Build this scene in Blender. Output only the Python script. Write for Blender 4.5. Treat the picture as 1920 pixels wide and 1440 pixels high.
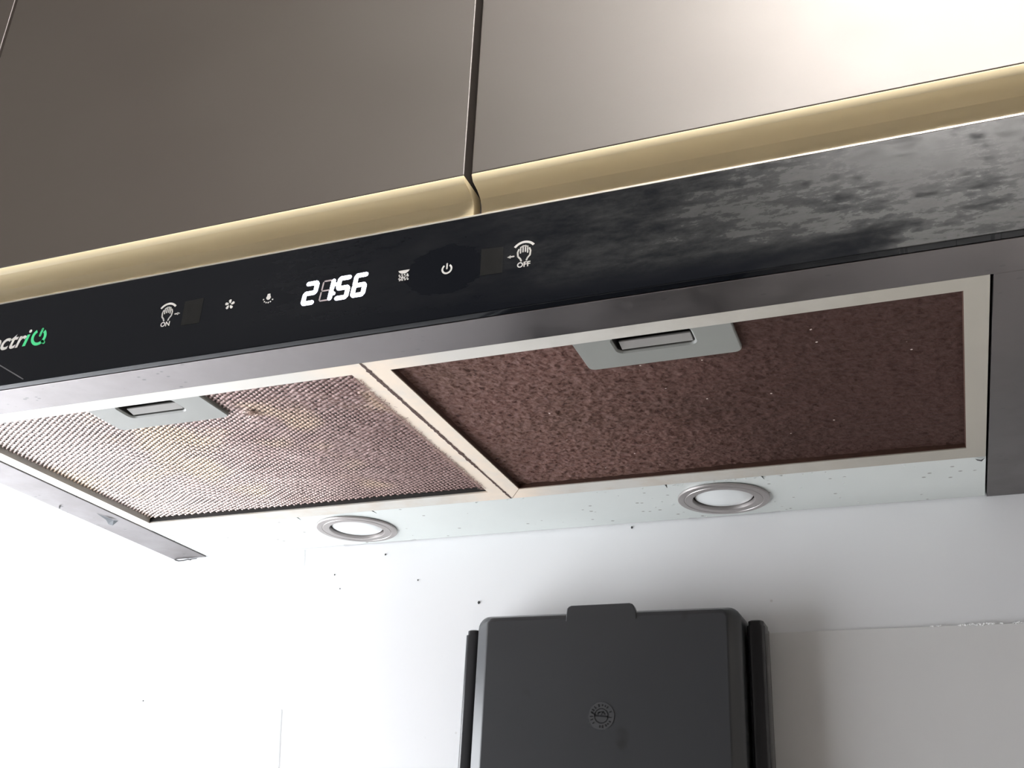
import bpy, math, random
import numpy as np
from mathutils import noise as mnoise, Vector

# ------------------------------------------------------------------ reset
for o in list(bpy.data.objects):
    bpy.data.objects.remove(o, do_unlink=True)
scene = bpy.context.scene
COL = scene.collection
random.seed(7)

# ------------------------------------------------------------------ camera
cam_d = bpy.data.cameras.new('camera')
cam = bpy.data.objects.new('camera', cam_d)
COL.objects.link(cam)
cam.location = (0.234970, -0.364039, -0.218196)
cam.rotation_mode = 'XYZ'
cam.rotation_euler = (2.0078206, -0.0385272, 0.3656648)
cam_d.sensor_fit = 'HORIZONTAL'
cam_d.sensor_width = 36.0
cam_d.lens = 2038.11 / 1920.0 * 36.0
cam_d.clip_start = 0.01
scene.camera = cam

# ------------------------------------------------------------------ sky, window light, exposure
SKY = 15.0
CEIL = 122.0
world = bpy.data.worlds.new('overcast_sky')
scene.world = world
world.use_nodes = True
wb = world.node_tree.nodes['Background']
wb.inputs[0].default_value = (0.93, 0.96, 1.0, 1)
wb.inputs[1].default_value = SKY

WX = -0.60                                   # left wall plane
WY0, WY1, WZ0, WZ1 = -0.22, 0.285, -0.70, 0.00   # window opening
pl = bpy.data.lights.new('window_portal', 'AREA')
pl.shape = 'RECTANGLE'
pl.size = WZ1 - WZ0
pl.size_y = WY1 - WY0
pl.cycles.is_portal = True
po = bpy.data.objects.new('window_portal', pl)
COL.objects.link(po)
po.location = (WX - 0.06, (WY0 + WY1) / 2, (WZ0 + WZ1) / 2)
po.rotation_euler = (0, -math.pi / 2, 0)

vs = scene.view_settings
vs.view_transform = 'Standard'
vs.look = 'None'
vs.gamma = 1.0
vs.use_curve_mapping = False
vs.exposure = 0.0

# ------------------------------------------------------------------ object helpers
def link(o, parent=None):
    COL.objects.link(o)
    if parent is not None:
        o.parent = parent
    return o

def tag(o, label=None, cat=None, group=None, kind=None):
    if label: o['label'] = label
    if cat: o['category'] = cat
    if group: o['group'] = group
    if kind: o['kind'] = kind
    return o

def empty(name, loc=(0, 0, 0)):
    o = bpy.data.objects.new(name, None)
    o.empty_display_size = 0.02
    o.location = loc
    return link(o)

class MB:
    """collects vertices and faces, builds ONE mesh object"""
    def __init__(s):
        s.v = []; s.f = []
    def add(s, vs_, fs):
        b = len(s.v)
        s.v += [tuple(p) for p in vs_]
        s.f += [tuple(i + b for i in f) for f in fs]
    def box(s, x0, x1, y0, y1, z0, z1):
        s.add([(x0,y0,z0),(x1,y0,z0),(x1,y1,z0),(x0,y1,z0),(x0,y0,z1),(x1,y0,z1),(x1,y1,z1),(x0,y1,z1)],
              [(0,3,2,1),(4,5,6,7),(0,1,5,4),(1,2,6,5),(2,3,7,6),(3,0,4,7)])
    def loft(s, loops, cap0=True, cap1=True):
        n = len(loops[0]); b = len(s.v)
        for l in loops: s.v += [tuple(p) for p in l]
        for k in range(len(loops) - 1):
            for i in range(n):
                j = (i + 1) % n
                s.f.append((b + k*n + i, b + k*n + j, b + (k+1)*n + j, b + (k+1)*n + i))
        if cap0: s.f.append(tuple(b + i for i in reversed(range(n))))
        if cap1: s.f.append(tuple(b + (len(loops)-1)*n + i for i in range(n)))
    def build(s, name, mat, parent=None, smooth=False, bevel=0, seg=2, recalc=True):
        me = bpy.data.meshes.new(name)
        me.from_pydata(s.v, [], s.f)
        if recalc:
            import bmesh
            bm = bmesh.new(); bm.from_mesh(me)
            bmesh.ops.recalc_face_normals(bm, faces=bm.faces[:])
            bm.to_mesh(me); bm.free()
        me.update()
        if mat: me.materials.append(mat)
        if smooth:
            for p in me.polygons: p.use_smooth = True
        o = bpy.data.objects.new(name, me)
        link(o, parent)
        if bevel:
            m = o.modifiers.new('bevel', 'BEVEL'); m.width = bevel; m.segments = seg
            m.limit_method = 'ANGLE'; m.angle_limit = math.radians(40)
            m.harden_normals = False
            for p in me.polygons: p.use_smooth = True
            w = o.modifiers.new('wn', 'WEIGHTED_NORMAL'); w.keep_sharp = True
        return o

def rrect(x0, x1, y0, y1, r, k=6):
    """rounded rectangle loop; r = one radius or four (x0y0, x1y0, x1y1, x0y1)"""
    if not isinstance(r, (tuple, list)): r = (r,)*4
    pts = []
    for (cx, cy, a0, rr) in ((x0+r[0], y0+r[0], 180, r[0]), (x1-r[1], y0+r[1], 270, r[1]),
                             (x1-r[2], y1-r[2], 0, r[2]), (x0+r[3], y1-r[3], 90, r[3])):
        for i in range(k):
            a = math.radians(a0 + 90*i/(k-1))
            pts.append((cx + rr*math.cos(a), cy + rr*math.sin(a)))
    return pts

def lathe(mb, prof, cx, cy, n=64):
    loops = []
    for (r, z) in prof:
        loops.append([(cx + r*math.cos(2*math.pi*i/n), cy + r*math.sin(2*math.pi*i/n), z) for i in range(n)])
    mb.loft(loops, False, False)

# ------------------------------------------------------------------ material helpers
class NT:
    def __init__(s, name):
        s.m = bpy.data.materials.new(name); s.m.use_nodes = True
        s.t = s.m.node_tree; s.n = s.t.nodes; s.l = s.t.links
        s.b = s.n['Principled BSDF']; s.out = s.n['Material Output']
        s._co = None
    def co(s):
        if s._co is None: s._co = s.n.new('ShaderNodeTexCoord').outputs['Object']
        return s._co
    def put(s, sock, v):
        if isinstance(v, bpy.types.NodeSocket): s.l.new(v, sock)
        elif v is not None:
            try: sock.default_value = v
            except Exception: sock.default_value = (*v, 1)
    def mapping(s, scale=(1,1,1), rot=(0,0,0), loc=(0,0,0)):
        n = s.n.new('ShaderNodeMapping')
        s.l.new(s.co(), n.inputs[0])
        n.inputs['Location'].default_value = loc
        n.inputs['Rotation'].default_value = rot
        n.inputs['Scale'].default_value = scale
        return n.outputs[0]
    def noise(s, scale, detail=4, rough=0.55, vec=None, dist=0.0):
        n = s.n.new('ShaderNodeTexNoise')
        s.l.new(vec if vec is not None else s.co(), n.inputs['Vector'])
        n.inputs['Scale'].default_value = scale; n.inputs['Detail'].default_value = detail
        n.inputs['Roughness'].default_value = rough; n.inputs['Distortion'].default_value = dist
        return n.outputs['Fac']
    def voro(s, scale, vec=None, rnd=1.0):
        n = s.n.new('ShaderNodeTexVoronoi')
        s.l.new(vec if vec is not None else s.co(), n.inputs['Vector'])
        n.inputs['Scale'].default_value = scale; n.inputs['Randomness'].default_value = rnd
        return n.outputs['Distance'], n.outputs['Color']
    def rng(s, v, a, b, c=0.0, d=1.0, smooth=True):
        n = s.n.new('ShaderNodeMapRange')
        n.interpolation_type = 'SMOOTHSTEP' if smooth else 'LINEAR'
        s.put(n.inputs['Value'], v)
        n.inputs['From Min'].default_value = a; n.inputs['From Max'].default_value = b
        n.inputs['To Min'].default_value = c; n.inputs['To Max'].default_value = d
        return n.outputs['Result']
    def math(s, op, a, b=None, clamp=False):
        n = s.n.new('ShaderNodeMath'); n.operation = op; n.use_clamp = clamp
        s.put(n.inputs[0], a)
        if b is not None: s.put(n.inputs[1], b)
        return n.outputs[0]
    def mix(s, fac, a, b):
        n = s.n.new('ShaderNodeMix'); n.data_type = 'RGBA'
        s.put(n.inputs[0], fac); s.put(n.inputs[6], a); s.put(n.inputs[7], b)
        return n.outputs[2]
    def xyz(s):
        n = s.n.new('ShaderNodeSeparateXYZ'); s.l.new(s.co(), n.inputs[0])
        return n.outputs
    def bump(s, h, strength=0.3, dist=0.001):
        n = s.n.new('ShaderNodeBump'); s.l.new(h, n.inputs['Height'])
        n.inputs['Strength'].default_value = strength; n.inputs['Distance'].default_value = dist
        s.l.new(n.outputs[0], s.b.inputs['Normal'])
    def set(s, base=None, rough=None, metal=None, spec=None, **kw):
        i = s.b.inputs
        s.put(i['Base Color'], base if not isinstance(base, tuple) else (*base[:3], 1))
        s.put(i['Roughness'], rough); s.put(i['Metallic'], metal)
        s.put(i['Specular IOR Level'], spec)
        for k, v in kw.items(): s.put(i[k], v)
        return s.m

def C(r, g, b): return (r, g, b, 1)
def plain(name, col, rough=0.5, metal=0.0, spec=0.5, var=0.08, scale=60):
    t = NT(name)
    f = t.noise(scale, 4)
    a = tuple(c*(1-var) for c in col); b = tuple(min(1, c*(1+var)) for c in col)
    return t.set(t.mix(f, C(*a), C(*b)), rough, metal, spec)

# --- walls
t = NT('wall_paint')
d, vc = t.voro(26)
n1 = t.noise(14, 3)
speck = t.math('MULTIPLY', t.rng(d, 0.03, 0.012), t.rng(n1, 0.56, 0.62, 0, 0.5))
d2, _ = t.voro(60)
speck2 = t.math('MULTIPLY', t.rng(d2, 0.07, 0.03), t.rng(t.noise(9, 2), 0.56, 0.62, 0, 0.35))
base = t.mix(t.noise(7, 3), C(0.80, 0.80, 0.815), C(0.84, 0.84, 0.845))
base = t.mix(speck2, base, C(0.45, 0.40, 0.36))
base = t.mix(speck, base, C(0.12, 0.10, 0.10))
M_WALL = t.set(base, 0.45, 0, 0.4)
t.bump(t.noise(160, 4), 0.06, 0.001)
M_ROOM = plain('room_paint', (0.14, 0.135, 0.135), 0.8)
M_CEILING = plain('ceiling_paint', (0.42, 0.41, 0.40), 0.85)
M_FLOOR = plain('floor_tile', (0.15, 0.14, 0.13), 0.5)
M_WHITE_FRAME = plain('white_pvc', (0.8, 0.8, 0.8), 0.4)
t = NT('window_glass')
tr = t.n.new('ShaderNodeBsdfTransparent'); gl = t.n.new('ShaderNodeBsdfGlossy'); mx = t.n.new('ShaderNodeMixShader')
gl.inputs['Roughness'].default_value = 0.02
mx.inputs[0].default_value = 0.06
t.l.new(tr.outputs[0], mx.inputs[1]); t.l.new(gl.outputs[0], mx.inputs[2]); t.l.new(mx.outputs[0], t.out.inputs[0])
M_PANE = t.m

t = NT('splashback_laminate')
M_SPLASH = t.set(t.mix(t.noise(20, 4), C(0.72, 0.71, 0.70), C(0.77, 0.76, 0.75)), 0.4, 0, 0.4)
M_CHIP = plain('chipped_white', (0.95, 0.95, 0.95), 0.6)
M_CRACK = plain('crack_dark', (0.05, 0.05, 0.05), 0.9)

# --- cabinets
t = NT('door_satin_taupe')
sm = t.noise(9, 5, 0.6, t.mapping((1, 1, 1.6)))
base = t.mix(sm, C(0.026, 0.020, 0.016), C(0.031, 0.024, 0.019))
M_DOOR = t.set(base, t.rng(sm, 0.3, 0.7, 0.50, 0.54), 0, 1.0, **{'Specular Tint': (1.0, 0.95, 0.91, 1)})
t = NT('finger_pull_cream')
base = t.mix(t.noise(11, 4), C(0.70, 0.59, 0.38), C(0.76, 0.65, 0.43))
M_PULL = t.set(base, 0.33, 0, 0.5)
M_CARCASS = plain('carcass_white', (0.78, 0.78, 0.82), 0.5)

# --- hood
t = NT('brushed_steel')
br = t.noise(30, 6, 0.7, t.mapping((1, 40, 40)))
blot = t.noise(38, 5, 0.6)
d, _ = t.voro(140, t.mapping((1, 1.6, 1)))
xs = t.xyz()
left = t.rng(xs[0], 0.02, -0.16)
sp = t.math('MULTIPLY', t.math('MULTIPLY', t.rng(d, 0.20, 0.12), t.rng(t.noise(45, 2), 0.53, 0.58)), t.math('ADD', left, 0.25), True)
base = t.mix(blot, C(0.150, 0.137, 0.136), C(0.200, 0.184, 0.182))
base = t.mix(br, base, C(0.178, 0.163, 0.162))
base = t.mix(sp, base, C(0.05, 0.045, 0.045))
M_STEEL = t.set(base, t.rng(blot, 0.3, 0.7, 0.30, 0.42), t.rng(sp, 0, 1, 1.0, 0.0), 0.5)
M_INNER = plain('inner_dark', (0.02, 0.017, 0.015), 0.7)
t = NT('ring_steel')
M_RING = t.set(t.mix(t.noise(90, 5), C(0.36, 0.33, 0.32), C(0.46, 0.43, 0.42)), 0.42, 0.85, 0.5)
t = NT('lamp_lens_frosted')
M_LENS = t.set(t.mix(t.noise(40, 2), C(0.72, 0.74, 0.74), C(0.78, 0.80, 0.80)), 0.3, 0, 0.5)

t = NT('lamp_panel_enamel')
d, _ = t.voro(120, t.mapping((1, 1.3, 1)))
sp = t.math('MULTIPLY', t.rng(d, 0.17, 0.10), t.rng(t.noise(36, 3), 0.53, 0.57))
base = t.mix(t.noise(25, 4), C(0.62, 0.65, 0.63), C(0.68, 0.71, 0.69))
base = t.mix(t.math('MULTIPLY', sp, 0.7), base, C(0.14, 0.12, 0.10))
M_PANEL = t.set(base, 0.38, 0.15, 0.5)

t = NT('filter_frame_enamel')
xs = t.xyz()
ax = t.math('ABSOLUTE', xs[0])
gr = t.rng(ax, 0.045, 0.004)
gn = t.noise(55, 5, 0.65)
g = t.math('MULTIPLY', gr, t.rng(gn, 0.15, 0.6, 0.35, 1.0), True)
base = t.mix(t.noise(20, 3), C(0.55, 0.53, 0.49), C(0.60, 0.58, 0.535))
rear = t.rng(xs[1], 0.20 - 0.291, 0.214 - 0.291)
fr = t.rng(t.noise(60, 4), 0.4, 0.65)
base = t.mix(t.math('MULTIPLY', t.math('MULTIPLY', rear, fr), 0.28), base, C(0.45, 0.33, 0.22))
right_falloff = t.rng(t.math('ADD', xs[0], t.math('MULTIPLY', t.math('SUBTRACT', gn, 0.5), 0.10)), 0.05, 0.26)
base = t.mix(right_falloff, base, C(0.36, 0.335, 0.285))  # weaker light at the right end put into the enamel colour
base = t.mix(g, base, C(0.76, 0.64, 0.52))
M_FRAME = t.set(base, 0.42, 0.1, 0.5)

M_LATCH = plain('latch_grey', (0.222, 0.226, 0.212), 0.42, 0.0, 0.4, 0.05)
M_SLIDER = plain('latch_slider_grey', (0.24, 0.23, 0.22), 0.5, 0.0, 0.3)

t = NT('greasy_aluminium_mesh')
xs = t.xyz()
n1 = t.noise(30, 4); n2 = t.noise(400, 3)
gx = t.rng(t.math('ADD', xs[0], t.math('MULTIPLY', t.math('SUBTRACT', n1, 0.5), 0.14)), -0.26, -0.02)
base = t.mix(gx, C(0.42, 0.345, 0.318), C(0.160, 0.094, 0.084))
yel = t.math('MULTIPLY', t.rng(t.noise(16, 2), 0.5, 0.66), 0.55)
base = t.mix(yel, base, C(0.48, 0.36, 0.22))
base = t.mix(t.rng(n2, 0.35, 0.7, 0, 0.30), base, C(0.20, 0.12, 0.11))
M_MESH = t.set(base, t.rng(gx, 0, 1, 0.30, 0.40), t.rng(gx, 0, 1, 0.6, 0.4), 0.5)

t = NT('grease_felt')
n1 = t.noise(16, 3); n2 = t.noise(320, 5, 0.65, None, 0.6); n3 = t.noise(900, 3)
base = t.mix(n1, C(0.105, 0.043, 0.036), C(0.078, 0.046, 0.030))
base = t.mix(t.rng(n2, 0.35, 0.72), base, C(0.165, 0.100, 0.088))
base = t.mix(t.rng(n2, 0.46, 0.30), base, C(0.035, 0.016, 0.014))
right_dark = t.rng(t.math('ADD', t.xyz()[0], t.math('MULTIPLY', t.math('SUBTRACT', n1, 0.5), 0.10)), 0.05, 0.20)
base = t.mix(t.math('MULTIPLY', right_dark, 0.74), base, C(0.026, 0.012, 0.010))  # felt colour darkens towards its right end
fl, _ = t.voro(70)
base = t.mix(t.math('MULTIPLY', t.rng(fl, 0.05, 0.02), 0.8), base, C(0.7, 0.6, 0.55))
M_FELT = t.set(base, 0.75, 0, 0.10)
t.bump(n3, 0.5, 0.0006)
M_GREASE_AND_SHADE = plain('brown_grease_and_shade', (0.055, 0.024, 0.015), 0.6, 0, 0.4, 0.4, 300)  # grease in the filter joint, painted shade inside the right frame
M_FRINGE = plain('dust_fringe', (0.30, 0.20, 0.17), 0.85, 0, 0.3, 0.5, 500)

# --- black glass with a dried wipe smear
t = NT('black_glass')
xs = t.xyz()
st = t.noise(1.0, 6, 0.62, t.mapping((42, 1, 230), (0, math.radians(-9), 0)), 0.4)
bl = t.noise(1.0, 5, 0.6, t.mapping((28, 1, 60), (0, math.radians(12), 0), (3.1, 0, 0.7)), 0.3)
fine = t.noise(1.0, 5, 0.7, t.mapping((160, 1, 420), (0, math.radians(-6), 0)))
gxx = t.rng(xs[0], -0.02, 0.27, 0.0, 1.0, False)
gzz = t.rng(xs[2], 0.001, 0.016)
s1 = t.math('ADD', t.math('ADD', t.math('MULTIPLY', st, 0.45), t.math('MULTIPLY', bl, 0.40)), t.math('MULTIPLY', fine, 0.40))
c1 = t.rng(s1, 0.42, 0.98)
ramp = t.rng(xs[0], 0.0, 0.25, 0.0, 1.0)
m = t.math('ADD', t.math('MULTIPLY', c1, t.math('ADD', t.math('MULTIPLY', ramp, 0.80), 0.10)), t.math('MULTIPLY', t.math('MULTIPLY', ramp, ramp), 0.12), True)
m = t.math('MULTIPLY', m, t.rng(xs[0], -0.09, -0.02))
low = t.math('MAXIMUM', gzz, t.rng(t.math('ADD', xs[0], t.math('MULTIPLY', t.math('SUBTRACT', bl, 0.5), 0.16)), 0.16, 0.30))
m = t.math('MULTIPLY', m, low)
# the finger-wiped clean patch around the power symbol
dx = t.math('DIVIDE', t.math('SUBTRACT', xs[0], 0.0545), 0.0195)
dz = t.math('DIVIDE', t.math('SUBTRACT', xs[2], 0.0240), 0.0125)
rr = t.math('ADD', t.math('MULTIPLY', dx, dx), t.math('MULTIPLY', dz, dz))
rr = t.math('ADD', rr, t.math('MULTIPLY', t.math('SUBTRACT', fine, 0.5), 0.9))
m = t.math('MULTIPLY', m, t.rng(rr, 0.85, 1.05))
base = t.mix(m, C(0.004, 0.0045, 0.006), C(0.046, 0.046, 0.045))
M_GLASS = t.set(base, t.rng(m, 0, 1, 0.09, 0.60), 0, t.rng(m, 0, 0.8, 0.16, 0.06))

M_TRIM = plain('aluminium_edge', (0.32, 0.30, 0.27), 0.5, 0.6)
M_PRINT = plain('print_light_grey', (0.34, 0.33, 0.32), 0.5, 0, 0.2, 0.04)
M_GREEN = plain('print_green', (0.045, 0.36, 0.15), 0.5, 0, 0.2, 0.04)
M_GHOST = plain('unlit_segment_grey', (0.28, 0.24, 0.25), 0.5, 0, 0.3, 0.04)
M_SENSOR = plain('sensor_window_grey', (0.006, 0.006, 0.0059), 0.3, 0, 0.25, 0.7, 220)
t = NT('led_segment')
t.set((0.9, 0.92, 1.0), 0.4)
t.b.inputs['Emission Color'].default_value = (0.80, 0.84, 1.0, 1)
t.b.inputs['Emission Strength'].default_value = 3.0
M_LED = t.m

# --- holder
t = NT('holder_plastic')
d, _ = t.voro(52, t.mapping((1, 1, 0.75)))
nn = t.noise(26, 3)
stn = t.math('MULTIPLY', t.rng(d, 0.30, 0.16), t.rng(nn, 0.53, 0.60))
base = t.mix(t.noise(14, 3), C(0.040, 0.041, 0.044), C(0.048, 0.049, 0.052))
base = t.mix(t.math('MULTIPLY', stn, 0.7), base, C(0.024, 0.023, 0.023))
M_HOLDER = t.set(base, 0.28, 0, 0.5)
M_RAIL = plain('rail_plastic', (0.022, 0.022, 0.024), 0.18, 0, 0.5, 0.1)
M_EMB = plain('emblem_dark', (0.012, 0.012, 0.013), 0.5, 0, 0.3)
M_EMBL = plain('emblem_disc', (0.056, 0.056, 0.058), 0.5, 0, 0.4)
M_FILM = plain('loose_film_dark', (0.06, 0.07, 0.08), 0.4)

# ------------------------------------------------------------------ the room
YW = 0.2916
ZF, ZC, XR, YF = -1.55, 0.95, 1.5, -2.6
def struct(name, mb, mat, parent=None, **k):
    o = mb.build(name, mat, parent, **k)
    if parent is None: o['kind'] = 'structure'
    return o
b = MB(); b.box(WX - .12, XR + .1, YW, YW + .1, ZF, ZC); wall_back = struct('wall_back', b, M_WALL)
b = MB(); b.box(WX - .12, XR + .1, YF - .1, YF, ZF, ZC); struct('wall_front', b, M_ROOM)
b = MB(); b.box(XR, XR + .1, YF, YW, ZF, ZC); struct('wall_right', b, plain('right_wall_paint', (.22, .215, .21), .8))
b = MB()
b.box(WX - .03, WX, YF, WY0, ZF, ZC); b.box(WX - .03, WX, WY1, YW, ZF, ZC)
b.box(WX - .03, WX, WY0, WY1, ZF, WZ0); b.box(WX - .03, WX, WY0, WY1, WZ1, ZC)
struct('wall_left', b, plain('left_wall_paint', (.13, .13, .13), .7))
b = MB(); b.box(WX - .12, XR + .1, YF - .1, YW + .1, ZF - .05, ZF); struct('floor', b, M_FLOOR)
b = MB(); b.box(WX - .12, XR + .1, YF - .1, YW + .1, ZC, ZC + .05); struct('ceiling', b, M_CEILING)
b = MB(); fw = .015
b.box(WX - .03, WX - .003, WY0, WY0 + fw, WZ0, WZ1); b.box(WX - .03, WX - .003, WY1 - fw, WY1, WZ0, WZ1)
b.box(WX - .03, WX - .003, WY0, WY1, WZ0, WZ0 + fw); b.box(WX - .03, WX - .003, WY0, WY1, WZ1 - fw, WZ1)
win = struct('window_1', b, M_WHITE_FRAME)
b = MB(); b.box(WX - .022, WX - .018, WY0 + fw, WY1 - fw, WZ0 + fw, WZ1 - fw)
struct('window_pane', b, M_PANE, win)

# hairline cracks and the split sealant bead where hood meets wall
def ribbon(mb, pts, w, plane='xz', off=0.0):
    """flat jagged ribbon through 2-D pts; plane xz (at y=off), xy (at z=off)"""
    for (a, c) in zip(pts[:-1], pts[1:]):
        dx, dy = c[0]-a[0], c[1]-a[1]; L = math.hypot(dx, dy) or 1e-9
        nx, ny = -dy/L*w/2, dx/L*w/2
        ex, ey = dx/L*w*.3, dy/L*w*.3
        q = [(a[0]-ex+nx, a[1]-ey+ny), (c[0]+ex+nx, c[1]+ey+ny), (c[0]+ex-nx, c[1]+ey-ny), (a[0]-ex-nx, a[1]-ey-ny)]
        mb.add([(u, off, v) if plane == 'xz' else (u, v, off) for (u, v) in q], [(0, 1, 2, 3)])
b = MB()
ribbon(b, [(-.3000, .0006), (-.2975, -.0008), (-.2950, -.0014), (-.2905, -.0013), (-.2870, -.0006), (-.2840, -.0012)], .0007, 'xz', YW - .0003)
ribbon(b, [(-.2845, -.0006), (-.2790, -.0006)], .0005, 'xz', YW - .0003)
struct('sealant_crack', b, M_CRACK, wall_back)
b = MB()
ribbon(b, [(-.1853, -.0005), (-.1848, -.006), (-.1842, -.012)], .0004, 'xz', YW - .0003)
ribbon(b, [(-.1882, -.112), (-.1868, -.130), (-.1848, -.150), (-.1845, -.19)], .0005, 'xz', YW - .0003)
struct('hairline_crack', b, plain('crack_pale', (.5, .5, .5), .9), wall_back)
b = MB()
for (x, z, r) in [(-.1583, -.0203, .0005), (-.1194, -.0082, .0006), (-.0466, -.0458, .0009), (-.1528, -.0306, .0004), (-.0926, -.028, .0005), (.0581, -.0022, .0007), (-.305, -.104, .0005)]:
    b.loft([[(x + r*math.cos(i*1.0472)*1.0, YW - .0004, z + r*math.sin(i*1.0472)*1.3) for i in range(6)],
            [(x + r*.4*math.cos(i*1.0472), YW - .0009, z + r*.4*math.sin(i*1.0472)) for i in range(6)]], False, True)
struct('grease_speck', b, M_CRACK, wall_back)

# ceiling lamp (seen only as the glare in the right-hand door)
CL = empty('ceiling_light', (0.42, -0.86, ZC))
tag(CL, 'rectangular white ceiling light panel whose glare shows in the right cabinet door', 'ceiling light')
b = MB(); b.box(-.26, .26, -.215, .215, -.03, -.001)
f = b.build('light_frame', M_WHITE_FRAME, CL)
t = NT('lamp_diffuser'); t.set((0.9, 0.9, 0.9), 0.5)
t.b.inputs['Emission Color'].default_value = (1.0, 0.96, 0.92, 1); t.b.inputs['Emission Strength'].default_value = CEIL
b = MB(); b.box(-.245, .245, -.2, .2, -.034, -.0302)
b.build('light_diffuser', t.m, CL)

# ------------------------------------------------------------------ wall cabinets
PULL = [(0, .0722), (.0002, .0714), (.0017, .0694), (.0021, .0690), (.0045, .0685), (.0072, .0680), (.0090, .0671),
        (.0112, .0658), (.0126, .0636), (.0131, .0612), (.0131, .0506), (.0200, .0506), (.0200, .0722)]
def cabinet(x0, x1, label, ztop=.72):
    e = empty('wall_cabinet', ((x0 + x1)/2, YW - .0006, .0484))
    ox, oy, oz = e.location
    tag(e, label, 'cabinet', 'wall cabinets above the hood')
    def sh(mb): mb.v = [(x - ox, y - oy, z - oz) for (x, y, z) in mb.v]; return mb
    b = MB(); b.box(x0 + .0005, x1 - .0005, .0215, YW - .0006, .0484, ztop)
    sh(b).build('carcass', M_CARCASS, e)
    b = MB(); b.box(x0, x1, 0, .020, .0722, ztop)
    d = sh(b).build('door', M_DOOR, e, bevel=.0006)
    b = MB(); b.loft([[(x0, y, z) for (y, z) in PULL], [(x1, y, z) for (y, z) in PULL]])
    p = sh(b).build('finger_pull', M_PULL, d)
    m = p.modifiers.new('bevel', 'BEVEL'); m.width = .0003; m.segments = 1; m.limit_method = 'ANGLE'; m.angle_limit = math.radians(60)
    for q in p.data.polygons: q.use_smooth = len(q.vertices) == 4
    p.data.set_sharp_from_angle(angle=math.radians(24))
    return e
XG, XG2 = .0605, -.2572
cabinet(XG2, XG, 'middle taupe wall cabinet with a satin door above the lit clock digits')
cabinet(XG + .0036, XG + .3236, 'right taupe wall cabinet whose door shows the bright white glare')
cabinet(XG2 - .3215, XG2 - .0025, 'leftmost taupe wall cabinet, only a sliver of door in the upper left corner')

# ------------------------------------------------------------------ cooker hood
H = empty('cooker_hood', (0, YW - .0006, 0))
tag(H, 'greasy steel cooker hood with black touch glass front and clock under the cabinets', 'cooker hood')
HY = H.location.y
class HB(MB):
    def build(s, name, mat, parent=None, **k):
        s.v = [(x, y - HY, z) for (x, y, z) in s.v]
        return super().build(name, mat, parent, **k)
# keep shader coordinates in hood space: materials use Object coords, x and z equal world, y is shifted by HY
YB = YW - .0006
OX = .2704          # opening half width
OY0 = .0290         # opening front
b = HB()
b.box(-.3, .3, .0050, OY0, 0, .012)                   # front strip
b.box(-.3, -OX, OY0, YB, 0, .012)                     # left strip
b.box(OX, .3, OY0, YB, 0, .012)                       # right strip
b.box(-.3, .3, .0050, .0062, .012, .0476)             # front
b.box(-.3, -.2988, .0062, YB, .012, .0476)
b.box(.2988, .3, .0062, YB, .012, .0476)
b.box(-.2988, .2988, YB - .001, YB, .012, .0476)
b.box(-.3, .3, .0050, YB, .0476, .0482)
b.build('hood_body', M_STEEL, H, bevel=.0005)
b = HB(); b.box(-.2986, .2986, .0066, YB - .0014, .030, .031)
b.build('inner_plate', M_INNER, H)
# lamp panel
LPX = .2694
b = HB()
LAMPS = [(-.1242, .2568), (.1242, .2568)]
LR = .0270
y0, y1 = .2258, YB - .0004
xs_ = [-LPX, LAMPS[0][0] - .0284, LAMPS[0][0] + .0284, LAMPS[1][0] - .0284, LAMPS[1][0] + .0284, LPX]
for k in range(5):
    if k % 2 == 0:
        b.box(xs_[k], xs_[k+1], y0, y1, .0006, .010)
    else:
        cx, cy = LAMPS[k // 2]
        n = 48
        circ = []; sq = []
        for i in range(n):
            a = 2*math.pi*(i + .5)/n
            c, s_ = math.cos(a), math.sin(a)
            circ.append((cx + LR*c, cy + LR*s_))
            m_ = min((.0284 / abs(c)) if abs(c) > 1e-6 else 9, ((y1 - cy if s_ > 0 else cy - y0) / abs(s_)) if abs(s_) > 1e-6 else 9)
            sq.append((cx + m_*c, cy + m_*s_))
        loops = [[(x, y, .010) for (x, y) in circ], [(x, y, .0006) for (x, y) in circ], [(x, y, .0006) for (x, y) in sq]]
        b.loft(loops, False, False)
b.build('lamp_panel', M_PANEL, H)
for (cx, cy) in LAMPS:
    b = HB()
    lathe(b, [(.0183, .0016), (.0184, -.0008), (.0187, -.0010), (.0228, -.0010), (.0230, -.0007), (.0234, -.0007), (.0236, -.0010),
              (.0269, -.0008), (.0273, -.0004), (.0273, .0003), (.0262, .0004)], cx, cy, 72)
    ring = b.build('spotlight', M_RING, H, smooth=True)
    ring.data.set_sharp_from_angle(angle=math.radians(20))
    b = HB()
    lathe(b, [(.0001, -.0004), (.006, -.0003), (.012, .0001), (.016, .0007), (.0173, .0014), (.0176, .0080)], cx, cy, 64)
    b.build('spotlight_lens', M_LENS, ring, smooth=True)
    b = HB()
    lathe(b, [(.0001, .0086), (.0186, .0086), (.0186, .0017)], cx, cy, 64)
    b.build('spotlight_housing', M_INNER, ring)

# ---- filters
def height_lattice(X, Y):
    """expanded-metal lattice height (0..1); rows run along (2.4,-1.2) mm"""
    A, B = .00250, .00150
    u = (X/A - Y/B)/2; v = (X/A + Y/B)/2
    return u, v

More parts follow.
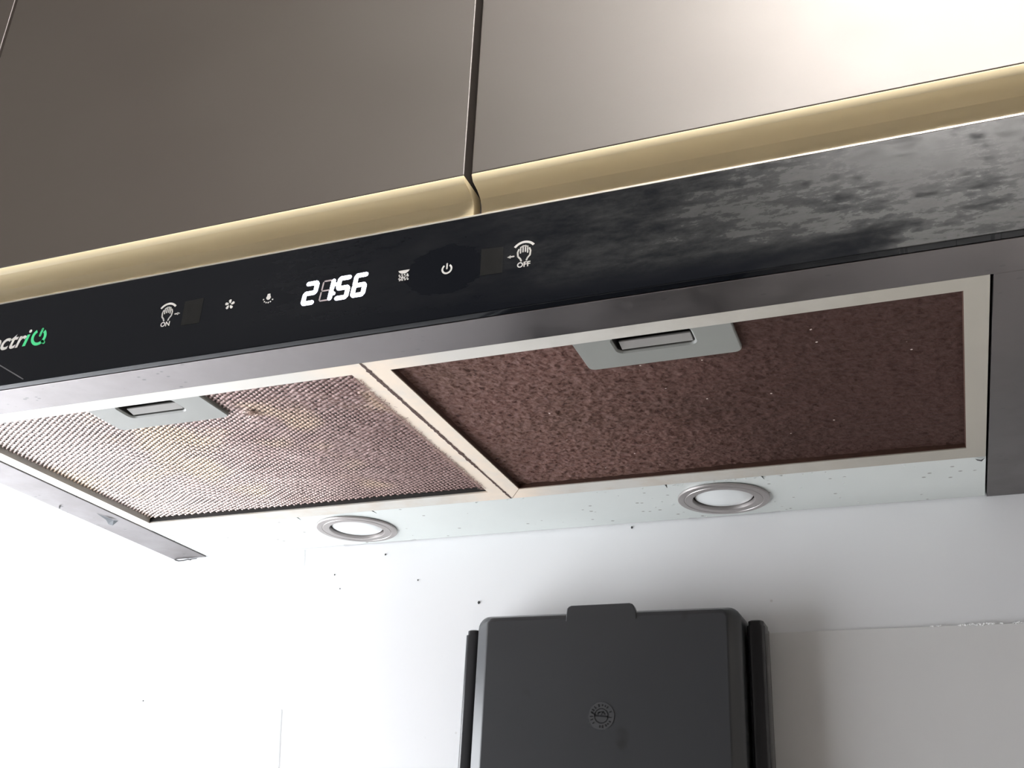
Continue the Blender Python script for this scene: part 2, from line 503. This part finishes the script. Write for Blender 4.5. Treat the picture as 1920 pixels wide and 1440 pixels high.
def np_noise(X, Y, s, seed=0):
    """cheap smooth value noise"""
    rs = np.random.RandomState(seed); G = rs.rand(256, 256)
    x = X*s + 1000; y = Y*s + 1000
    xi = np.floor(x).astype(int); yi = np.floor(y).astype(int)
    fx = x - xi; fy = y - yi
    fx = fx*fx*(3-2*fx); fy = fy*fy*(3-2*fy)
    g = lambda a, c: G[a % 256, c % 256]
    return (g(xi,yi)*(1-fx)+g(xi+1,yi)*fx)*(1-fy) + (g(xi,yi+1)*(1-fx)+g(xi+1,yi+1)*fx)*fy

def grid_mesh(name, X, Y, Z, keep, mat, parent):
    ny, nx = X.shape
    idx = np.arange(ny*nx).reshape(ny, nx)
    q = np.stack([idx[:-1,:-1], idx[1:,:-1], idx[1:,1:], idx[:-1,1:]], -1)[keep]
    used = np.zeros(ny*nx, bool); used[q.ravel()] = True
    remap = np.cumsum(used) - 1
    co = np.stack([X, Y - HY, Z], -1).reshape(-1, 3)[used].astype(np.float32)
    q = remap[q].astype(np.int32)
    me = bpy.data.meshes.new(name)
    me.vertices.add(len(co)); me.vertices.foreach_set('co', co.ravel())
    me.loops.add(q.size); me.loops.foreach_set('vertex_index', q.ravel())
    me.polygons.add(len(q))
    me.polygons.foreach_set('loop_start', np.arange(0, q.size, 4, dtype=np.int32))
    me.polygons.foreach_set('loop_total', np.full(len(q), 4, dtype=np.int32))
    me.polygons.foreach_set('use_smooth', np.ones(len(q), bool))
    me.update(calc_edges=True); me.validate()
    me.materials.append(mat)
    o = bpy.data.objects.new(name, me); link(o, parent)
    return o

FY0, FY1 = .0296, .2252          # filter outer front / rear
IY0, IY1 = .0396, .2108          # filter opening
def filter_frame(xa, xb, ia, ib, open_corner=None):
    """four mitred members, xa<xb outer, ia<ib inner; one mitre may gape a little"""
    b = HB(); z0, z1 = .0004, .0085
    O = [(xa, FY0), (xb, FY0), (xb, FY1), (xa, FY1)]
    I = [(ia, IY0), (ib, IY0), (ib, IY1), (ia, IY1)]
    def sh(p, tgt, d):
        L = math.hypot(tgt[0]-p[0], tgt[1]-p[1]); return (p[0] + (tgt[0]-p[0])*d/L, p[1] + (tgt[1]-p[1])*d/L)
    for k in range(4):
        j = (k + 1) % 4
        g0 = .0008 if k == open_corner else 0; g1 = .0 
        p = [sh(O[k], O[j], g0), sh(O[j], O[k], g1), sh(I[j], I[k], g1), sh(I[k], I[j], g0)]
        zz = z0
        b.loft([[(x, y, zz) for (x, y) in p], [(x, y, z1) for (x, y) in p]])
    return b
def shade_lip(parent, ia, ib):
    """dark sleeve that paints shade onto the inner walls of the frame opening"""
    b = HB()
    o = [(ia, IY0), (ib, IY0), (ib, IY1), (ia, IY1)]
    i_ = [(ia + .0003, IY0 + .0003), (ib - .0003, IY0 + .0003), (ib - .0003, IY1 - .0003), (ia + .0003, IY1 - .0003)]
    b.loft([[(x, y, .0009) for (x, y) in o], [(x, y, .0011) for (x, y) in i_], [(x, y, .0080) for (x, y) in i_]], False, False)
    return b.build('shade_edge', M_GREASE_AND_SHADE, parent)  # recess shade painted as a dark brown inner wall

def latch(parent, cx):
    k = 6
    xo0, xo1, yo0, yo1 = cx - .0353, cx + .0353, IY0 - .0015, .0697
    xi0, xi1, yi0, yi1 = cx - .0175, cx + .0175, .0420, .0563
    out = rrect(xo0, xo1, yo0, yo1, (.0006, .0006, .0030, .0030), k)
    inn = rrect(xi0, xi1, yi0, yi1, .0030, k)
    inb = rrect(xi0 - .0008, xi1 + .0008, yi0 - .0008, yi1 + .0008, .0036, k)
    b = HB()
    zt, zb = .0042, .0018
    b.loft([[(x, y, zt) for (x, y) in out], [(x, y, zb + .0006) for (x, y) in out],
            [(x + (cx - x)*.012, y + (.055 - y)*.02, zb) for (x, y) in out],
            [(x, y, zb) for (x, y) in inb], [(x, y, zb + .0007) for (x, y) in inn], [(x, y, zb + .0012) for (x, y) in inn]], False, False)
    p = b.build('latch_plate', M_LATCH, parent)
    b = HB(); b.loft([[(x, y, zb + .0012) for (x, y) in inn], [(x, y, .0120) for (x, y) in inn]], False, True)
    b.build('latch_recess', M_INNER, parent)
    b = HB()
    x0, x1 = xi0 + .0018, xi1 - .0010
    prof = [(.0490, .0046), (.0490, .0036), (.0549, .0026), (.0552, .0032), (.0552, .0050)]
    b.loft([[(x0, y, z) for (y, z) in prof], [(x1, y, z) for (y, z) in prof]])
    b.build('latch_slider', M_SLIDER, parent, bevel=.0003)
    return p

def slot(X, Y, cx):
    x, y = X[:-1,:-1], Y[:-1,:-1]
    return (np.abs(x - cx) < .0185) & (y > .0410) & (y < .0573)

# left filter: expanded aluminium mesh with true holes
fl = filter_frame(-.2693, -.0007, -.2597, -.0098).build('grease_filter', M_FRAME, H)
fl['label'] = 'left filter with bright woven aluminium mesh, cleaner towards its left end'
st_ = .00040
X, Y = np.meshgrid(np.arange(-.2612, -.0084, st_), np.arange(.0382, .2122, st_))
wob = (np_noise(X, Y, 60, 1) - .5)*.0010
wob2 = (np_noise(X, Y, 45, 2) - .5)*.0010
u, v = height_lattice(X + wob, Y + wob2)
hh = .58*np.cos(2*np.pi*v) + .42*np.cos(2*np.pi*u)
clog = np.clip((X + .145)/.12, 0, 1)*.50 + (np_noise(X, Y, 55, 3) - .5)*.55*np.clip((X + .20)/.1, 0, 1)
clog -= .55*np.clip((Y - .175)/.03, 0, 1)*np.clip((X + .2)/.1, 0, 1)
clog = np.clip(clog*.8, -.1, .55)
fib = (np_noise(X, Y, 700, 4) - .5)*1.1 + (np_noise(X, Y, 350, 5) - .5)*.9
h2 = hh*(1 - .75*clog.clip(0, 1)) + fib*clog.clip(0, 1)*.9
Z = .0040 - .00075*h2 + (np_noise(X, Y, 25, 6) - .5)*.0006
hc = (h2[:-1,:-1] + h2[1:,1:] + h2[1:,:-1] + h2[:-1,1:])/4
keep = hc > (-.16 - .45*clog.clip(0, 1)[:-1,:-1])
keep &= ~slot(X, Y, -.1338)
o = grid_mesh('filter_mesh', X, Y, Z, keep, M_MESH, fl); o['kind'] = 'stuff'
b = HB(); b.box(-.2606, -.0090, .0388, .2116, .0088, .0092); b.build('filter_backing', M_INNER, fl)
b = HB(); b.box(-.2597, -.0098, IY1 - .0004, IY1 - .0001, .0012, .0080); b.build('shade_edge', M_INNER, fl)  # thin dark strip standing for shade along the rear edge
latch(fl, -.1338)

# right filter: matted brown grease felt
fr_ = filter_frame(.0007, .2693, .0104, .2598, 3).build('grease_filter', M_FRAME, H)
shade_lip(fr_, .0104, .2598)
fr_['label'] = 'right filter matted with dark brown grease'
st_ = .00045
X, Y = np.meshgrid(np.arange(.0090, .2612, st_), np.arange(.0382, .2122, st_))
n_a = np_noise(X, Y, 420, 11); n_b = np_noise(X*.8 + Y*.35, Y, 240, 12); n_c = np_noise(X, Y, 900, 13)
hgt = .8*(n_a - .5) + .9*(n_b - .5) + .5*(n_c - .5)
soft = 1 - .45*np.clip((X - .12)/.1, 0, 1)
Z = .0034 - .00080*hgt*soft + (np_noise(X, Y, 22, 14) - .5)*.0008
o = grid_mesh('filter_mesh', X, Y, Z, ~slot(X, Y, .1338), M_FELT, fr_); o['kind'] = 'stuff'
latch(fr_, .1338)

# grease in the joint between the filters, dust fringe along the left one
b = HB(); rnd = random.Random(3)
N = 170; L_, R_ = [], []
for i in range(N + 1):
    y = .0300 + (.2245 - .0300)*i/N
    w = .0005 + .0007*mnoise.noise((i*.21, 0, 0))**2*2 + rnd.random()*.0004
    c = .0002*mnoise.noise((i*.13, 5, 0))
    hx = 1.2 if .035 < y < .17 else .8
    L_.append((c - w*hx, y, .0003)); R_.append((c + w*hx*1.1, y, .0003))
b.add(L_ + R_, [(i, i+1, N+2+i, N+1+i) for i in range(N)])
b.build('grease_line', M_GREASE_AND_SHADE, H)
b = HB(); rnd = random.Random(5); P = []
for i in range(900):
    y = .044 + .160*rnd.random()
    x = -.0098 + rnd.gauss(-.0002, .0010)
    a = rnd.random()*6.28; l = .0006 + rnd.random()*.0016; w = .00012 + rnd.random()*.00015
    dx, dy = math.cos(a)*l/2, math.sin(a)*l/2; nx, ny = -math.sin(a)*w, math.cos(a)*w
    z = .0002 - rnd.random()*.0004
    b.add([(x-dx-nx, y-dy-ny, z), (x+dx-nx, y+dy-ny, z-.0002), (x+dx+nx, y+dy+ny, z-.0002), (x-dx+nx, y-dy+ny, z)], [(0,1,2,3)])
o = b.build('dust_fringe', M_FRINGE, H); o['kind'] = 'stuff'
# tuft of pale lint on the left mesh
b = HB(); rnd = random.Random(8)
for i in range(60):
    x = -.087 + rnd.gauss(0, .0018); y = .072 + rnd.gauss(0, .0024); z = .0040 - rnd.random()*.0012
    a = rnd.random()*6.28; l = .0014 + rnd.random()*.0022; w = .00018
    dx, dy = math.cos(a)*l/2, math.sin(a)*l/2; nx, ny = -math.sin(a)*w, math.cos(a)*w
    b.add([(x-dx-nx, y-dy-ny, z), (x+dx-nx, y+dy-ny, z), (x+dx+nx, y+dy+ny, z-.0003), (x-dx+nx, y-dy+ny, z-.0003)], [(0,1,2,3)])
o = b.build('lint_tuft', plain('lint', (.62, .48, .42), .9), H); o['kind'] = 'stuff'
# loose film flakes on the left strip, white crumbs along the lamp panel
b = HB()
b.add([(-.2800, .1815, -.0002), (-.2768, .1950, -.0010), (-.2758, .1985, -.0004), (-.2815, .2003, -.0028), (-.2838, .1985, -.0022), (-.2806, .1920, -.0014)],
      [(0,1,5), (1,2,3), (1,3,4), (1,4,5)])
b.build('loose_film', M_FILM, H)
b = HB()
ribbon(b, [(-.2968, .1656), (-.2941, .1628), (-.2917, .1629)], .0009, 'xy', -.0006)
b.build('film_curl', M_CRACK, H)
b = HB(); rnd = random.Random(12)
for i in range(46):
    x = rnd.choice([rnd.uniform(.07, .2), rnd.uniform(.13, .20), rnd.uniform(-.06, .26), rnd.gauss(.12, .03)])
    y = .2262 + abs(rnd.gauss(0, .0012)) if i < 32 else rnd.uniform(.228, .288)
    s_ = rnd.uniform(.0002, .0007); z = .0004
    b.add([(x - s_*1.6, y, z), (x, y - s_, z - s_), (x + s_*1.4, y + s_*.3, z), (x + s_*.2, y + s_, z - s_*.6)], [(0,1,2), (0,1,3), (1,2,3), (0,2,3)])
o = b.build('crumbs', M_CHIP, H); o['kind'] = 'stuff'
b = HB()
b.add([(.2640, .2262, -.0002), (.2668, .2256, -.0012), (.2688, .2262, -.0002), (.2672, .2288, -.0010), (.2650, .2285, -.0004)], [(0,1,3,4), (1,2,3)])
b.build('corner_chip', M_CRACK, H)

# ---- glass front with its print
GX, GT = .2996, .0489
b = HB(); b.box(-GX, GX, 0, .0044, 0, GT)
G = b.build('glass_panel', M_GLASS, H, bevel=.0005)
G['label'] = 'black touch glass smeared grey on its right end'
b = HB(); b.box(-GX, GX, .0002, .0046, GT + .0001, GT + .0009)
b.build('top_edge_trim', M_TRIM, G)

YP = -.00012
class PB(HB):
    """flat print on the glass: 2-D (x, z) in millimetres"""
    def poly(s, pts): s.add([(x/1000, YP, z/1000) for (x, z) in pts], [tuple(range(len(pts)))])
    def disc(s, x, z, r, n=14, sx=1, sz=1): s.poly([(x + r*sx*math.cos(2*math.pi*i/n), z + r*sz*math.sin(2*math.pi*i/n)) for i in range(n)])
    def arc(s, x, z, r, a0, a1, w, n=20):
        o = [(x + (r + w/2)*math.cos(math.radians(a0 + (a1-a0)*i/n)), z + (r + w/2)*math.sin(math.radians(a0 + (a1-a0)*i/n))) for i in range(n+1)]
        q = [(x + (r - w/2)*math.cos(math.radians(a0 + (a1-a0)*i/n)), z + (r - w/2)*math.sin(math.radians(a0 + (a1-a0)*i/n))) for i in range(n+1)]
        for i in range(n): s.poly([o[i], o[i+1], q[i+1], q[i]])
    def line(s, pts, w):
        for (a, c) in zip(pts[:-1], pts[1:]):
            dx, dy = c[0]-a[0], c[1]-a[1]; L = math.hypot(dx, dy); nx, ny = -dy/L*w/2, dx/L*w/2
            s.poly([(a[0]+nx, a[1]+ny), (c[0]+nx, c[1]+ny), (c[0]-nx, c[1]-ny), (a[0]-nx, a[1]-ny)])
        for p in pts: s.disc(p[0], p[1], w/2, 8)
def flat(pb, name, mat): return pb.build(name, mat, G, recalc=False)

def text_mesh(name, body, size, x, z, mat, shear=0.0, bold=0.0, align='LEFT', space=1.0):
    cu = bpy.data.curves.new(name, 'FONT')
    cu.body = body; cu.size = size/1000; cu.shear = shear; cu.offset = bold/1000; cu.align_x = align; cu.space_character = space
    o = bpy.data.objects.new(name, cu); COL.objects.link(o)
    bpy.context.view_layer.update()
    me = bpy.data.meshes.new_from_object(o.evaluated_get(bpy.context.evaluated_depsgraph_get()))
    bpy.data.objects.remove(o, do_unlink=True); bpy.data.curves.remove(cu)
    for v_ in me.vertices:
        px, py, _ = v_.co
        v_.co = (px + x/1000, YP - HY, py + z/1000)
    me.materials.clear(); me.materials.append(mat); me.update()
    ob = bpy.data.objects.new(name, me); link(ob, G)
    return ob

text_mesh('brand_lettering', 'electr', 12.9, -178.8, 20.9, M_PRINT, .30, .25, 'RIGHT', 1.02)
def slant(p, z0=20.8, k=.28): return (p[0] + (p[1]-z0)*k, p[1])
b = PB(); b.poly([slant(p) for p in [(-178.6, 20.8), (-176.7, 20.8), (-176.7, 27.2), (-178.6, 27.2)]])
b.arc(-168.9, 24.8, 4.0, 118, 408, 1.7, 40)
b.line([(-168.3, 25.6), (-167.5, 29.0)], 1.5); b.line([(-166.1, 22.0), (-164.7, 21.0)], 1.7)
flat(b, 'brand_lettering_green', M_GREEN)
b = PB(); b.disc(-175.3, 29.0, .95); flat(b, 'brand_dot', M_PRINT)

def hand(cx, s, word, name):
    b = PB()
    b.arc(cx, 25.6, 5.4, 38, 142, 1.1, 16)
    # palm outline
    out = [(-1.2, 21.9), (-1.6, 22.9), (-2.7, 24.2), (-2.9, 26.3), (-2.4, 27.6)]
    b.line([(cx + s*px, pz) for (px, pz) in out], .75)
    b.line([(cx - s*px, pz) for (px, pz) in out], .75)
    for fx, zt, zb in ((-1.6, 28.6, 25.8), (-.5, 29.2, 26.2), (.6, 29.2, 26.2), (1.6, 28.7, 25.6)):
        b.line([(cx + fx, zt), (cx + fx, zb)], .62)
    b.arc(cx, 26.9, 2.2, 40, 140, .6, 8)
    # arrow
    ax0, ax1 = cx + s*4.6, cx + s*7.6
    b.line([(ax0, 24.7), (ax1 - s*1.0, 24.7)], .7)
    b.poly([(ax1 - s*1.6, 25.5), (ax1, 24.7), (ax1 - s*1.6, 23.9)])
    o = flat(b, name, M_PRINT)
    text_mesh('gesture_word', word, 3.4, cx, 18.8, M_PRINT, 0, .09, 'CENTER')
hand(-91.0, 1, 'ON', 'gesture_icon')
hand(91.0, -1, 'OFF', 'gesture_icon')
b = PB()
for k in range(5):
    a = 2*math.pi*k/5 + .35
    p = [(.5, -.15), (1.3, -.75), (2.5, -.75), (2.75, .1), (2.2, .75), (1.2, .45)]
    b.poly([(-55.5 + px*math.cos(a) - pz*math.sin(a), 24.8 + px*math.sin(a) + pz*math.cos(a)) for (px, pz) in p])
flat(b, 'fan_icon', M_PRINT)
b = PB()
b.poly([(-35.1, 27.0), (-33.7, 27.0), (-33.5, 25.9), (-33.1, 24.9), (-33.6, 24.0), (-34.4, 23.7), (-35.2, 24.0), (-35.7, 24.9), (-35.3, 25.9)])
for a in (195, 225, 250, 275, 300, 330): b.disc(-34.4 + 2.7*math.cos(math.radians(a)), 25.0 + 2.7*math.sin(math.radians(a)), .42, 8)
flat(b, 'lamp_icon', M_PRINT)
b = PB()
b.poly([(31.9, 27.2), (37.5, 27.2), (36.9, 26.2), (35.6, 25.5), (33.8, 25.5), (32.5, 26.2)])
for r0, z in ((0, 24.9), (1, 24.0), (0, 23.1), (1, 22.3)):
    for k in range(4):
        b.disc(32.6 + k*1.3 + r0*.4, z, .44, 6)
b.line([(32.4, 24.6), (34.6, 23.2), (36.9, 24.6)], .4); b.line([(32.6, 23.2), (34.0, 22.2)], .4); b.line([(36.8, 23.2), (35.4, 22.2)], .4)
flat(b, 'filter_icon', M_PRINT)
b = PB(); b.arc(55.5, 24.1, 2.15, 125, 415, .85, 30); b.line([(55.5, 24.3), (55.5, 26.7)], .8)
flat(b, 'power_icon', M_PRINT)
b = PB(); b.poly([(-81.6, 17.8), (-71.2, 17.6), (-71.0, 31.0), (-81.8, 30.6)]); flat(b, 'sensor_window', M_SENSOR)
b = PB(); b.poly([(71.3, 17.9), (81.5, 17.7), (81.4, 30.4), (71.3, 31.1)]); flat(b, 'sensor_window', M_SENSOR)
b = PB()
b.line([(-198, 16.3), (-172.3, 1.8)], .55)
flat(b, 'reflection_line', plain('reflection_grey', (.06, .06, .065), .5))  # a reflected streak drawn as a flat grey line on the glass

# clock digits
SEG = {'a': ((.9, 10.2), (5.1, 10.2)), 'g': ((.9, 5.2), (5.1, 5.2)), 'd': ((.9, .2), (5.1, .2)),
       'f': ((.4, 9.6), (.4, 5.8)), 'b': ((5.6, 9.6), (5.6, 5.8)), 'e': ((.4, 4.6), (.4, .8)), 'c': ((5.6, 4.6), (5.6, .8))}
def digit(x, segs, name, mat, w):
    b = PB()
    for s_ in segs:
        (x0, z0), (x1, z1) = SEG[s_]
        L = [(x0, z0), (x1, z1)]
        b.line([(x + px + pz*.13, 18.3 + pz) for (px, pz) in L], w)
    return flat(b, name, mat)
digit(-15.9, 'abged', 'display_digit', M_LED, 2.3)
digit(-7.4, 'afged', 'unlit_segments', M_GHOST, .75)
digit(-7.4, 'bc', 'display_digit', M_LED, 2.3)
digit(1.0, 'afgcd', 'display_digit', M_LED, 2.3)
digit(9.4, 'afgecd', 'display_digit', M_LED, 2.3)
b = PB(); b.disc(.6, 25.9, .95); b.disc(.1, 21.3, .95); flat(b, 'display_colon', M_LED)

# ------------------------------------------------------------------ splashback panel
S = empty('splashback_panel', (.55, YW, -.0738))
tag(S, 'pale warm grey splashback panel right of the dark holder with chipped white top edge', 'splashback')
b = MB(); b.box(-.47, .95, -.0016, -.0003, -.60, 0)
b.build('panel', M_SPLASH, S, bevel=.0004)
b = MB(); rnd = random.Random(21)
for (xa, xb, n) in ((.2315, .2365, 7), (.246, .252, 9), (.2525, .2645, 26), (.266, .282, 12)):
    for i in range(n):
        x = rnd.uniform(xa, xb) - .55; s_ = rnd.uniform(.0003, .0009); z = rnd.gauss(0, .0002)
        b.add([(x - s_*1.8, -.0017, z), (x, -.0021, z + s_*.6), (x + s_*1.8, -.0017, z + s_*.2), (x + s_*.2, -.0020, z - s_*.6)], [(0,1,2), (0,2,3), (0,1,3), (1,2,3)])
b.build('chipped_edge', M_CHIP, S)

# ------------------------------------------------------------------ plastic holder on the wall
PX, PZ = .0470, -.0635
K = empty('plastic_holder', (PX, YW, PZ))
tag(K, 'dark grey plastic holder with top tab and round emblem mounted on the white wall', 'holder')
K.rotation_euler = (0, math.radians(.55), 0)
ZB = -.26
b = MB()
def lp(x0, x1, zt, zb, y, r): return [(x - PX, y - YW, z - PZ) for (x, z) in rrect(x0, x1, zb, zt, (r, r, r, r), 7)]
b.loft([lp(-.0358, .1297, -.0620, ZB, YW - .0006, .0078), lp(-.0356, .1295, -.0622, ZB, .2680, .0078), lp(-.0350, .1289, -.0625, ZB + .001, .2667, .0075),
        lp(-.0283, .1230, -.0643, ZB + .005, .2626, .0045), lp(-.0274, .1222, -.0655, ZB + .006, .2621, .0040), lp(-.0266, .1214, -.0668, ZB + .007, .2620, .0030)])
ho = b.build('holder_lid', M_HOLDER, K, smooth=True)
ho.data.set_sharp_from_angle(angle=math.radians(30))
for q in ho.data.polygons: q.use_smooth = len(q.vertices) == 4
b = MB()
tabp = [(.0242, -.0680), (.0244, -.0638), (.0248, -.0606), (.0258, -.0594), (.0275, -.0588), (.0640, -.0586), (.0658, -.0592), (.0668, -.0606), (.0682, -.0638), (.0684, -.0680)]
b.loft([[(x - PX, .2655 - YW, z - PZ) for (x, z) in tabp], [(x - PX, .2621 - YW, z - PZ) for (x, z) in tabp],
        [(x - PX + (.0463 - x)*.02, .2617 - YW, z - PZ - .0003) for (x, z) in tabp]])
b.build('lid_tab', M_HOLDER, K)
for (x0, x1, sgn) in ((-.0465, -.0372, 1), (.1312, .1415, -1)):
    zt = -.0722
    b = MB()
    r = .0026
    def rl(i, z): return [(x - PX, y - YW, z - PZ) for (x, y) in rrect(x0 + i, x1 - i, .2722 + i, YW - .0006, (r, r, .0004, .0004), 5)]
    b.loft([rl(0, ZB + .01), rl(0, zt)])
    rail = b.build('side_rail', M_RAIL, K, smooth=True)
    rail.data.set_sharp_from_angle(angle=math.radians(40))
    b = MB()
    b.loft([rl(.0007, zt), rl(.0007, zt + .0028), rl(.0014, zt + .0034)])
    c = b.build('end_cap', M_RAIL, rail, smooth=True)
    c.data.set_sharp_from_angle(angle=math.radians(40))
# emblem
EX, EZ, EY = .0474, -.1240, .2618
class EB(MB):
    def ring(s, r0, r1, y, a0=0, a1=360, n=48):
        for i in range(n):
            a, c = math.radians(a0 + (a1-a0)*i/n), math.radians(a0 + (a1-a0)*(i+1)/n)
            s.add([(EX-PX + r*math.cos(t_), y - YW, EZ-PZ + r*math.sin(t_)) for (r, t_) in ((r0, a), (r1, a), (r1, c), (r0, c))], [(0,1,2,3)])
    def bar(s, x, z, a, l, w, y):
        p = [(-l/2, -w/2), (l/2, -w/2), (l/2, w/2), (-l/2, w/2)]
        s.add([(EX-PX + x + u*math.cos(a) - v_*math.sin(a), y - YW, EZ-PZ + z + u*math.sin(a) + v_*math.cos(a)) for (u, v_) in p], [(0,1,2,3)])
b = EB(); b.ring(0, .0078, EY)
emb = b.build('emblem', M_EMBL, K)
b = EB(); y = EY - .00015
b.ring(.0038, .0043, y)
b.ring(.0020, .0026, y, 20, 160, 16)
b.bar(0, -.0001, math.radians(-4), .0082, .0009, y); b.bar(-.0046, .0012, math.radians(-28), .0030, .0007, y); b.bar(.0048, -.0008, math.radians(-6), .0030, .0006, y)
b.bar(.0006, .0016, math.radians(60), .0026, .0005, y); b.bar(-.0014, .0020, math.radians(20), .0018, .0005, y)
for a in (200, 182, 160, 146, 128, 104, 84, 66, 52, 22, 220, 262, 278, 298, 312, 328):
    ra = math.radians(a); b.bar(.0060*math.cos(ra), .0060*math.sin(ra), ra, .0011 + .0003*(a % 3), .0007, y)
b.build('emblem_marks', M_EMB, emb)
